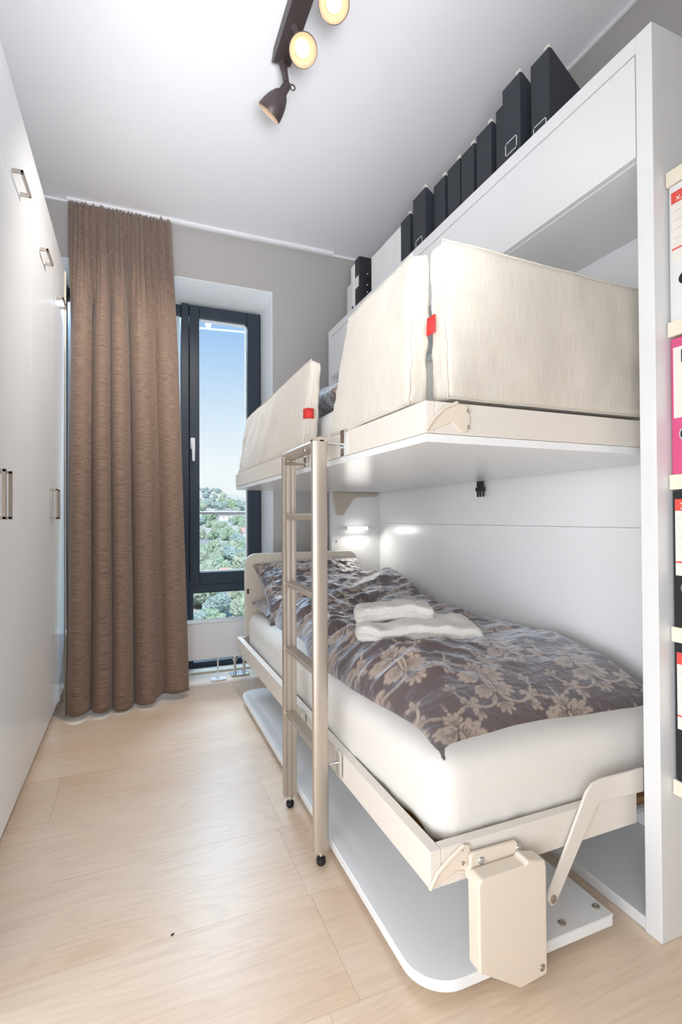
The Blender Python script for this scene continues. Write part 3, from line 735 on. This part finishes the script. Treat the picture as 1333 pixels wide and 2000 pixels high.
lw = np.exp(-wl_/.28)*smooth(.10, .34, vv)
creases = np.power(.5+.5*np.sin(70*(Y+.55*wl_)+1.5*np.sin(9*Y)+2*np.sin(14*X)), 2)*.020*np.exp(-wl_/.22)*smooth(.02, .16, vv)
near = smooth(.02, .30, vv)
Z = .438+hgt*edge+(wr-.010)*(.18+.82*near)*np.minimum(1, edge*1.4)+creases*np.minimum(1, edge*1.3)
nz_ = np.array([fbm((X.flat[i]*5, Y.flat[i]*5, 4), 4) for i in range(0, X.size)]).reshape(X.shape)
Z += .012*nz_*np.minimum(1, edge*1.3)*(.4+.6*near)
co = np.stack([X, Y, Z], -1).reshape(-1, 3)
Fq = [(j*du_+i, j*du_+i+1, (j+1)*du_+i+1, (j+1)*du_+i) for j in range(dv_-1) for i in range(du_-1)]
# underside: the rim tucked under, then a flat sheet lying on the mattress
rim = [i for i in range(du_)]+[j*du_+du_-1 for j in range(1, dv_)]+[(dv_-1)*du_+i for i in range(du_-2, -1, -1)]+[j*du_ for j in range(dv_-2, 0, -1)]
cen = co[rim].mean(0); low = []
for i in rim:
    p = co[i]+(cen-co[i])*.03; low.append((p[0], p[1], p[2]-.012))
base = len(co); allv = [tuple(c) for c in co]+low
nr = len(rim); Fq += [(rim[k], base+k, base+(k+1) % nr, rim[(k+1) % nr]) for k in range(nr)]
me = bpy.data.meshes.new('duvet'); me.from_pydata(allv, [], Fq); me.update()
uvw = np.array(allv)[:, :2].copy(); uvw[:, 1] += (np.array(allv)[:, 2]-.44)*.5
damask_attr(me, uvw*np.array([1, 1])+np.array([-.03, .12]))
dv = link('duvet', me, M['damask'], origin=(.98, 1.7, .44), sharp=180)
tag(dv, 'rumpled brown damask duvet spread over the lower bed', 'duvet')

# ------------------------------------------------------------------ pillows
def pillow(name, label, c, ux, uy, w, h, t, seed, origin, n=90):
    """two-sided pillow, width w along ux, height h along uy"""
    c = Vector(c); ux = Vector(ux).normalized(); uy = Vector(uy); uy = (uy-ux*uy.dot(ux)).normalized(); nn = ux.cross(uy)
    V = []; UVs = []; F = []
    for s_ in (1, -1):
        for j in range(n+1):
            for i in range(n+1):
                a = 2*i/n-1; b = 2*j/n-1
                k = (max(0, 1-abs(a)**2.6)*max(0, 1-abs(b)**2.6))**.48
                pinch = 1-.075*(1-abs(a)**2)*abs(b)**3; pinch2 = 1-.075*(1-abs(b)**2)*abs(a)**3
                p = c+ux*(a*w/2*pinch2)+uy*(b*h/2*pinch)+nn*s_*(t/2*k+(.010*fbm((a*3+seed, b*3, s_*2+seed), 4)+.004*noise.noise((a*14, b*9+a*5, seed)))*min(1, k*1.5))
                V.append(p); UVs.append((a*w/2, b*h/2))
    q = (n+1)**2
    for s_ in (0, 1):
        for j in range(n):
            for i in range(n):
                f = (j*(n+1)+i, j*(n+1)+i+1, (j+1)*(n+1)+i+1, (j+1)*(n+1)+i)
                F.append(tuple(s_*q+x for x in (f if s_ == 0 else f[::-1])))
    me = bpy.data.meshes.new(name); me.from_pydata([tuple(p) for p in V], [], F); me.update()
    bm = bmesh.new(); bm.from_mesh(me); bmesh.ops.remove_doubles(bm, verts=[v for v in bm.verts if v.is_boundary], dist=.0008); bm.to_mesh(me); bm.free()
    cc = np.array([v.co[:] for v in me.vertices]); d_ = cc-np.array(c)
    damask_attr(me, np.stack([d_@np.array(ux)+seed, d_@np.array(uy)+.1], -1))
    o = link(name, me, M['damask'], origin=origin, sharp=180); return tag(o, label, 'pillow')
pillow('pillow', 'crumpled damask pillow leaning on the cream headboard above the duvet', (.905, 2.525, .580), (1, .0, .02), (0, .74, .50), .64, .46, .13, .2, (.9, 2.5, .45))
pillow('pillow', 'dark damask pillow squashed flat at the lower left of the headboard', (.86, 2.53, .490), (1, .05, 0), (0, 1, .10), .58, .28, .085, 1.1, (.86, 2.53, .44), 60)
pillow('pillow', 'brown damask pillow on the upper bunk between two cream cushions', (.86, 1.78, 1.392), (1, .0, .0), (0, 1, .06), .50, .42, .14, 2.4, (.9, 1.75, 1.32), 60)

# headboard cushion
hb = thing('headboard', 'cream padded headboard with rounded corners at the far end of the lower bed', 'headboard', (.88, 2.72, .33))
hbp = MB().prism([(x, z) for x, z in rounded(.548, .315, 1.205, .758, .06, ('tl', 'tr'))], 'y', 2.704, 2.742)
o = hbp.build('pad', M['linen'], hb, bevel=.010, seg=4); box_uv(o.data)
MB().box(.556, .566, 2.7025, 2.704, .545, .572).build('side_tag', M['dink'], hb)

# ------------------------------------------------------------------ towels
def towel(name, label, c, ang, L, Wd, T, seed, bend):
    ca, sa_ = math.cos(ang), math.sin(ang); c = Vector(c)
    def warp(p, s_):
        x, y, z = p
        z += bend(x/(L/2), y/(Wd/2)) + (.010*fbm((x*11, y*11, seed), 3)+.006*math.sin(x*38+4*noise.noise((x*5, y*9, seed))+seed))*(.25+.75*(s_.z > 0))*(1-.3*abs(s_.x))
        y += .018*noise.noise((x*8, seed, 0)) + .008*(s_.y)*noise.noise((x*7, seed, 3)); x += .006*noise.noise((y*12, seed, 1))
        if abs(s_.y) > .55:   # layered edge of the folds
            z += .0035*math.sin(p.z/T*PI*5)*0; y += .004*math.sin(p.z/T*PI*6)*(1 if s_.y > 0 else -1)
        return c+Vector((x*ca-y*sa_, x*sa_+y*ca, z))
    me = soft_box((L/2, Wd/2, T/2), T*.46, (50, 30, 10), warp).mesh()
    # creep of the pile
    for v in me.vertices: v.co += v.normal*(.0022*noise.noise(v.co*200)+.0015*noise.noise(v.co*90))
    o = link(name, me, M['towel'], origin=(c.x, c.y, c.z-T/2), sharp=180); return tag(o, label, 'towel')
towel('towel', 'folded white terry towel, the larger lower one lying on the duvet', (.885, 1.50, .580), math.radians(-25), .41, .25, .052, 2.0, lambda a, b: -.012*a*a+.006*math.sin(a*4))
towel('towel', 'rolled-up white terry towel, the smaller one on top of the folded towel', (.835, 1.575, .626), math.radians(-23), .27, .145, .052, 5.0, lambda a, b: -.016*max(0, -a)**2+.004*math.cos(a*5))

# ------------------------------------------------------------------ ladder
ld = thing('bunk_ladder', 'champagne metal bunk ladder hooked on the upper rail, standing on black ball feet', 'ladder', (.472, 1.47, 0))
def rail_prof(y, t, groove):
    x0, x1 = .450, .4935
    if groove:
        p = [(x0, y+t), (x0, y), (x0+.009, y), (x0+.011, y+.004), (x0+.015, y+.004), (x0+.017, y), (x0+.026, y), (x0+.028, y+.004), (x0+.032, y+.004), (x0+.034, y), (x1, y), (x1, y+t)]
    else:
        p = [(x1-.006, y+t), (x0+.006, y+t), (x0, y+t-.004), (x0, y+.006), (x0+.006, y+.0015), (x0+.02, y), (x1-.012, y), (x1-.003, y+.003), (x1, y+.009), (x1, y+t-.004)]
    return p
MB().prism(rail_prof(1.305, .024, False), 'z', .040, 1.166).build('side_rail', M['champ'], ld, bevel=.002)
cp = MB(); N = 12
MB().prism([(.450+.0435*k/N, 1.166+.007*math.sin(PI*k/N)) for k in range(N+1)]+[(.4935, 1.16), (.45, 1.16)], 'y', 1.305, 1.329).build('rail_cap', M['champ'], ld)
MB().prism(rail_prof(1.605, .022, True), 'z', .040, 1.150).build('side_rail', M['champ'], ld, bevel=.001)
for z in (.957, .735, .5225, .312):
    pr = [(.452, z), (.456, z+.006), (.488, z+.006), (.4915, z), (.488, z-.008), (.478, z-.014), (.466, z-.014), (.456, z-.008)]
    MB().prism(pr, 'y', 1.328, 1.606).build('rung', M['champ'], ld, bevel=.002)
tb = [(.452, 1.144), (.452, 1.158), (.458, 1.166), (.484, 1.166), (.491, 1.158), (.491, 1.144), (.48, 1.138), (.463, 1.138)]
MB().prism(tb, 'y', 1.328, 1.628).build('top_bar', M['champ'], ld, bevel=.002)
for y in (1.317, 1.616):
    f = MB().lathe([(0, 0), (.008, .001), (.0125, .006), (.0135, .013), (.012, .020), (.007, .024), (.005, .0245)], (.472, y, .0), (0, 0, 1), 18)
    fo = f.build('ball_foot', M['black'], ld)
    MB().lathe([(.005, .022), (.005, .040), (.011, .040), (.011, .035), (.005, .035)], (.472, y, 0), (0, 0, 1), 12).build('foot_stem', M['chrome'], fo)
for y, xx, zz in ((1.290, .545, 1.155), (1.596, .536, 1.155), (1.290, .526, .275), (1.596, .522, .28)):
    h = MB()
    h.box(xx-.012, xx-.004, y-.006, y+.022, zz-.035, zz+.036)
    if zz > 1: h.box(xx-.012, xx+.03, y-.006, y+.022, zz+.034, zz+.0395)
    h.tube([(.492, y+.016, zz), (xx-.008, y+.016, zz)], .004, 8)
    h.build('hook', M['chrome'], ld, bevel=.001)
MB().tube([(.450, 1.36, 1.141), (.440, 1.36, 1.141)], .0045, 10).lathe([(0, .004), (.006, .003), (.0085, 0), (0, -.001)], (.444, 1.36, 1.141), (-1, 0, 0), 12).build('thumb_bolt', M['nickel'], ld)
MB().tube([(.452, 1.600, 1.128), (.534, 1.600, 1.128)], .0045, 10).build('cross_pin', M['nickel'], ld)

# ------------------------------------------------------------------ files on top of the cabinet
def magazine_file(label, x, ya, yb, h, kind, holder=False, tip=True):
    m_ = M['file'] if kind == 'b' else M['filew']; dep = .25; b_ = ZT+.0005; t = .003
    root = thing('magazine_file', label, 'file', (x+.1, (ya+yb)/2, ZT), 'magazine files on top of the cabinet')
    mb = MB(); prof = [(x, b_), (x+dep, b_), (x+dep, b_+h*.42), (x+.012, b_+h), (x, b_+h)]
    mb.prism(prof, 'y', ya, ya+t).prism(prof, 'y', yb-t, yb).box(x, x+t, ya+t, yb-t, b_, b_+h).box(x+dep-t, x+dep, ya+t, yb-t, b_, b_+h*.42).box(x+t, x+dep-t, ya+t, yb-t, b_, b_+t)
    mb.build('case', m_, root, bevel=.0008)
    pp = MB().prism([(x+.006, b_+.005), (x+.21, b_+.005), (x+.21, b_+h*.40), (x+.03, b_+h*.97), (x+.006, b_+h+.018)], 'y', ya+.005, ya+.026)
    if tip: pp.build('papers', M['paper'], root)
    if holder:
        hx = x-.002; ym = (ya+yb)/2; z_ = b_+(.104 if x < 1.16 else .088); w_ = .028; hh = .022; fr_ = MB()
        for a in ((ym-w_, ym+w_, z_+hh-.004, z_+hh), (ym-w_, ym-w_+.004, z_-hh, z_+hh), (ym+w_-.004, ym+w_, z_-hh, z_+hh), (ym-w_, ym+w_, z_-hh, z_-hh+.004)):
            fr_.box(hx, x, a[0], a[1], a[2], a[3])
        ho = fr_.build('label_holder', M['chrome'], root); ho['label'] = 'bright metal label holder'
        MB().box(x-.001, x-.0002, ym-w_+.004, ym+w_-.004, z_-hh+.004, z_+hh-.004).build('label_card', M['file'], ho)
    return root
for a in (('black magazine file nearest the camera, its whole sloping side showing', 1.172, 1.176, 1.253, .316, 'b', True),
          ('black magazine file standing proud with its full label holder showing, second from the near end', 1.152, 1.279, 1.363, .318, 'b', True),
          ('black magazine file pushed back, third from the near end', 1.19, 1.368, 1.443, .318, 'b'),
          ('black magazine file, fourth from the near end of the cabinet top', 1.185, 1.462, 1.548, .300, 'b'),
          ('black magazine file, fifth from the near end of the cabinet top', 1.19, 1.570, 1.650, .298, 'b'),
          ('black magazine file, sixth from the near end of the cabinet top', 1.19, 1.660, 1.745, .300, 'b'),
          ('black magazine file, seventh from the near end, beside the wide file with a label holder', 1.19, 1.762, 1.848, .297, 'b'),
          ('wide black magazine file with a label holder, far half of the row', 1.162, 1.870, 1.975, .306, 'b', True),
          ('black magazine file last of the black row, next to the white files', 1.19, 2.052, 2.138, .300, 'b'),
          ('white magazine file next to the black row', 1.19, 2.143, 2.222, .287, 'w', False, False),
          ('white magazine file, second from the black row', 1.19, 2.226, 2.308, .288, 'w', False, False),
          ('white magazine file, third from the black row', 1.19, 2.312, 2.396, .288, 'w', False, False),
          ('white magazine file, last before the black ring binder', 1.19, 2.402, 2.468, .290, 'w', False, False)):
    magazine_file(*a)
def ring_binder(name, label, x, ya, yb, z0, h, dep, m_, parts=True):
    root = thing(name, label, 'binder', (x+dep/2, (ya+yb)/2, z0))
    mb = MB().prism([(x+.004, ya), (x+dep, ya), (x+dep, ya+.003), (x+.008, ya+.003), (x+.004, ya+.008), (x+.004, yb-.008), (x+.008, yb-.003), (x+dep, yb-.003), (x+dep, yb), (x+.004, yb), (x, yb-.006), (x, ya+.006)], 'z', z0, z0+h)
    mb.build('cover', m_, root, bevel=.0006)
    MB().box(x+.03, x+dep-.012, ya+.006, yb-.008, z0+.006, z0+h-.02).build('papers', M['paper'], root)
    return root
b1 = ring_binder('ring_binder', 'black ring binder with a small white spine label beside the white files', 1.141, 2.520, 2.582, ZT+.001, .316, .27, M['blk'])
MB().box(1.1405, 1.1412, 2.527, 2.575, ZT+.155, ZT+.215).build('spine_label', M['label'], b1)
for z in (.06, .125, .165, .225): screw('rivet', b1, (1.19, 2.520, ZT+z), (0, -1, 0), .0045)
b2 = ring_binder('ring_binder', 'narrow white ring binder with a finger hole, behind the black ring binder', 1.150, 2.602, 2.662, ZT+.001, .312, .28, M['filew'])
MB().lathe([(0, .001), (.011, .001), (.011, -.001)], (1.150, 2.632, ZT+.075), (-1, 0, 0), 18).build('finger_hole', M['black'], b2)
b3 = ring_binder('ring_binder', 'wide off-white ring binder at the far end of the cabinet top', 1.19, 2.705, 2.815, ZT+.001, .270, .24, M['filew'])

# ------------------------------------------------------------------ wall shelves and lever-arch files on the right
XS = 1.118; YS0, YS1 = .08, .779
for k, (zt_, lab) in enumerate(((1.728, 'cream wall shelf, top of the stack beside the cabinet panel'), (1.387, 'cream wall shelf between the white and the pink lever-arch files'),
        (1.043, 'cream wall shelf between the pink and the upper black lever-arch files'), (.702, 'cream wall shelf between the two black lever-arch files'), (.361, 'cream wall shelf, lowest, under the bottom black lever-arch file'))):
    o = box('wall_shelf', M['cream'], None, XS, XR-.001, YS0, YS1, zt_-.034, zt_, .0015, origin=(XS+.2, .43, zt_-.034))
    tag(o, lab, 'shelf', 'wall shelves')
def lever_file(label, z0, m_, style):
    x = XS+.003; ya, yb = .696, .776; h = .304
    root = ring_binder('lever_arch_file', label, x, ya, yb, z0, h, .285, m_)
    L0, L1 = (ya+.008, yb-.008)
    xf = x-.0006
    if style == 'pink': za, zb_ = z0+.125, z0+.283
    else: za, zb_ = z0+.115, z0+.285
    if style == 'white': za, zb_ = z0+.13, z0+.288
    MB().box(xf, x+.0002, L0, L1, za, zb_).build('spine_label', M['label'], root)
    xi = xf-.0004
    if style != 'pink':
        MB().box(xi, xf, L0, L1, zb_-.026, zb_).build('label_band', M['lred'], root)
        text('lettering', 'x.e' if style == 'white' else '3A', M['label'], root, (xi-.0002, L1-.011, zb_-.022), .020, (0, -1, 0), (0, 0, 1))
        MB().box(xi, xf, L0, L1, za+.028, za+.0315).build('label_line', M['lred'], root)
        ln = MB()
        for i in range(4): ln.box(xi, xf, L0+.012, L1-.004, zb_-.045-i*.02, zb_-.0438-i*.02)
        ln.build('label_rule', M['ink'], root)
    else:
        MB().box(xi, xf, L0+.004, L1-.018, zb_-.036, zb_-.008).build('label_badge', M['dink'], root)
        text('lettering', '9/', M['label'], root, (xi-.0002, L1-.020, zb_-.031), .024, (0, -1, 0), (0, 0, 1))
        MB().box(xi, xf, L0+.010, L1-.022, za+.01, za+.018).build('label_rule', M['ink'], root)
    cyh = (ya+yb)/2+.004; cz = z0+.088
    hm = M['filew'] if style == 'white' else M['chrome']
    MB().lathe([(.0135, -.001), (.0135, .0015), (.0165, .0015), (.0175, 0), (.0175, -.001)], (x, cyh, cz), (-1, 0, 0), 24).build('hole_ring', hm, root)
    MB().lathe([(0, .0006), (.0135, .0006), (.0135, -.001)], (x, cyh, cz), (-1, 0, 0), 24).build('finger_hole', M['black'], root)
lever_file('white lever-arch file on the highest shelf of binders', 1.3875, M['filew'], 'white')
lever_file('pink lever-arch file beside the cabinet panel', 1.0435, M['pink'], 'pink')
lever_file('black lever-arch file directly below the pink one', .7025, M['blk'], 'black')
lever_file('black lever-arch file on the lowest shelf', .3615, M['blk'], 'black')

# ------------------------------------------------------------------ a chip on the floor
ch = MB().prism([(0, 0), (.006, .001), (.008, .004), (.003, .005)], 'z', 0, .002)
o = ch.build('wood_chip', M['chip']); o.location = (.075, 1.225, .0002); tag(o, 'tiny dark chip lying on the pale floorboards', 'chip')

# ------------------------------------------------------------------ outside
hr = thing('balcony_rail', 'grey-brown balcony handrail outside the window', 'railing', (.3, 4.3, -.1))
MB().tube([(-2.5, 4.3, .995), (3.2, 4.3, .995)], .013, 12).build('handrail', M['bronzerail'], hr)
for x in (-1.2, 1.6): MB().box(x-.015, x+.015, 4.28, 4.32, -.2, .985).build('post', M['bronzerail'], hr)
MB().box(-2.5, 3.2, 4.296, 4.304, -.15, .975).build('glass_panel', M['glass'], hr)
MB().box(-2.5, 3.2, 3.45, 4.4, -.35, -.2).build('balcony_slab', M['road'], hr)
prof = [(20, -14), (60, -12.5), (85, -13), (120, -15.5), (200, -14.5), (350, -6), (600, 13), (900, 44), (1100, 52), (1500, 50)]
def hz(x, y):
    for (a, za), (b, zb_) in zip(prof[:-1], prof[1:]):
        if a <= y <= b:
            t = (y-a)/(b-a); t = t*t*(3-2*t); z = za+(zb_-za)*t; break
    else: z = prof[-1][1] if y > 20 else prof[0][1]
    return z+(y/60)*fbm((x/(30+y*.12), y/(50+y*.1), 2), 4)*.8
V = []; F = []; ys = [20*(75**(j/90)) for j in range(91)]
for y in ys:
    for i in range(81): x = (i/80-.35)*y*1.5; V.append((x, y, hz(x, y)))
F = [(j*81+i, j*81+i+1, (j+1)*81+i+1, (j+1)*81+i) for j in range(90) for i in range(80)]
me = bpy.data.meshes.new('hill'); me.from_pydata(V, [], F); me.update()
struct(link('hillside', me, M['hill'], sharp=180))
rdm = MB(); pts = [(-20, 78), (0, 80), (15, 83), (35, 95)]
v = []
for x, y in pts: v += [(x, y-2.5, hz(x, y-2.5)+.35), (x, y+2.5, hz(x, y+2.5)+.35)]
rdm.add(v, [(2*i, 2*i+2, 2*i+3, 2*i+1) for i in range(3)])
struct(rdm.build('road', M['road']))
def crown_mesh(seed):
    rn = random.Random(seed); bm = bmesh.new()
    for k in range(12):
        r = rn.uniform(.22, .42); c = Vector((rn.uniform(-.55, .55), rn.uniform(-.55, .55), rn.uniform(.25, 1.25)))
        bmesh.ops.create_icosphere(bm, subdivisions=4, radius=1, matrix=Matrix.Translation(c) @ Matrix.Scale(r, 4))
    for v_ in bm.verts:
        q = v_.co.copy(); n_ = Vector((noise.noise(q*9+Vector((seed, 0, 0))), noise.noise(q*9+Vector((0, seed, 7))), noise.noise(q*9+Vector((3, 9, seed)))))
        v_.co += n_*.16+(q-Vector((0, 0, .7))).normalized()*.10*noise.noise(q*19)
    me_ = bpy.data.meshes.new('crown'); bm.to_mesh(me_); bm.free(); return me_
kinds = [('rounded green tree', 'tree1'), ('haze-paled olive tree', 'tree2'), ('blue-green tree', 'tree3')]
cms = []
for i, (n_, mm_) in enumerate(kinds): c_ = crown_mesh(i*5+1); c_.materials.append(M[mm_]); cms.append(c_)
tmb = MB().tube([(0, 0, -.3), (0, 0, .6)], [.06, .04], 8).mesh('trunk'); tmb.materials.append(M['trunk'])
rn = random.Random(21); houses = []
for n_, (deg, y, w, roof_) in enumerate(((9.0, 118, 8, 'roof'), (6.2, 132, 6, 'roofg'), (12.5, 150, 8, 'roof'), (6.5, 235, 9, 'roofg'), (12, 300, 10, 'roof'), (9.5, 420, 14, 'roofg'), (5, 330, 11, 'roof'), (14.5, 520, 16, 'roof'))):
    x = y*math.tan(math.radians(deg)); z = hz(x, y); houses.append((x, y, w))
    side = ['nearest the trees', 'left edge of the view', 'right edge of the view', 'halfway up on the left', 'halfway up on the right', 'high in the middle', 'high on the left', 'highest on the right'][n_]
    ho = thing('house', 'small pale house with a %s roof seen through the window, %s' % ('reddish' if roof_ == 'roof' else 'grey', side), 'house', (x, y, z), 'houses on the hillside')
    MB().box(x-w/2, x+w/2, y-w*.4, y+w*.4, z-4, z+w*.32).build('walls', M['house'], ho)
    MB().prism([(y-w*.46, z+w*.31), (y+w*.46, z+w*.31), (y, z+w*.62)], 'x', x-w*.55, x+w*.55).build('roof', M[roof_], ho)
    wn_ = MB()
    for k in (-.28, 0, .28): wn_.box(x+k*w-.4, x+k*w+.4, y-w*.4-.05, y-w*.4+.05, z+w*.08, z+w*.22)
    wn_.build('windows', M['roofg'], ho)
tries = 0; placed = 0; spots_ = []
while placed < 270 and tries < 9000:
    tries += 1
    t = rn.random(); y = 62*(14**t); deg = rn.uniform(0, 17); x = y*math.tan(math.radians(deg))
    if 76 < y < 100 and rn.random() < .6: continue
    if any(abs(x-a) < b_*.75+5 and -b_*2.6 < y-q < b_*.8+6 for a, q, b_ in houses): continue
    k = rn.randrange(3); s = rn.uniform(2.2, 4.4)*(1+y/1100)
    if y < 76: s *= .55
    if any(math.hypot(x-a, y-q) < .66*(s+b_) for a, q, b_ in spots_): continue
    spots_.append((x, y, s)); el = math.degrees(math.atan2(hz(x, y)+s*.7-.95, y))
    where = 'seen low through the window, below the transom' if el < -8 else ('seen between the window transom and the balcony handrail' if el < -.2 else 'seen far up the hill above the balcony handrail')
    root = thing('tree', kinds[k][0]+' '+where, 'tree', (x, y, hz(x, y)), 'trees on the hillside')
    for nm, dm in (('crown', cms[k]), ('trunk', tmb)):
        o = bpy.data.objects.new(nm, dm); COL.objects.link(o); o.parent = root
    root.scale = (s, s, s*rn.uniform(.85, 1.15)); root.rotation_euler = (0, 0, rn.uniform(0, 6)); placed += 1
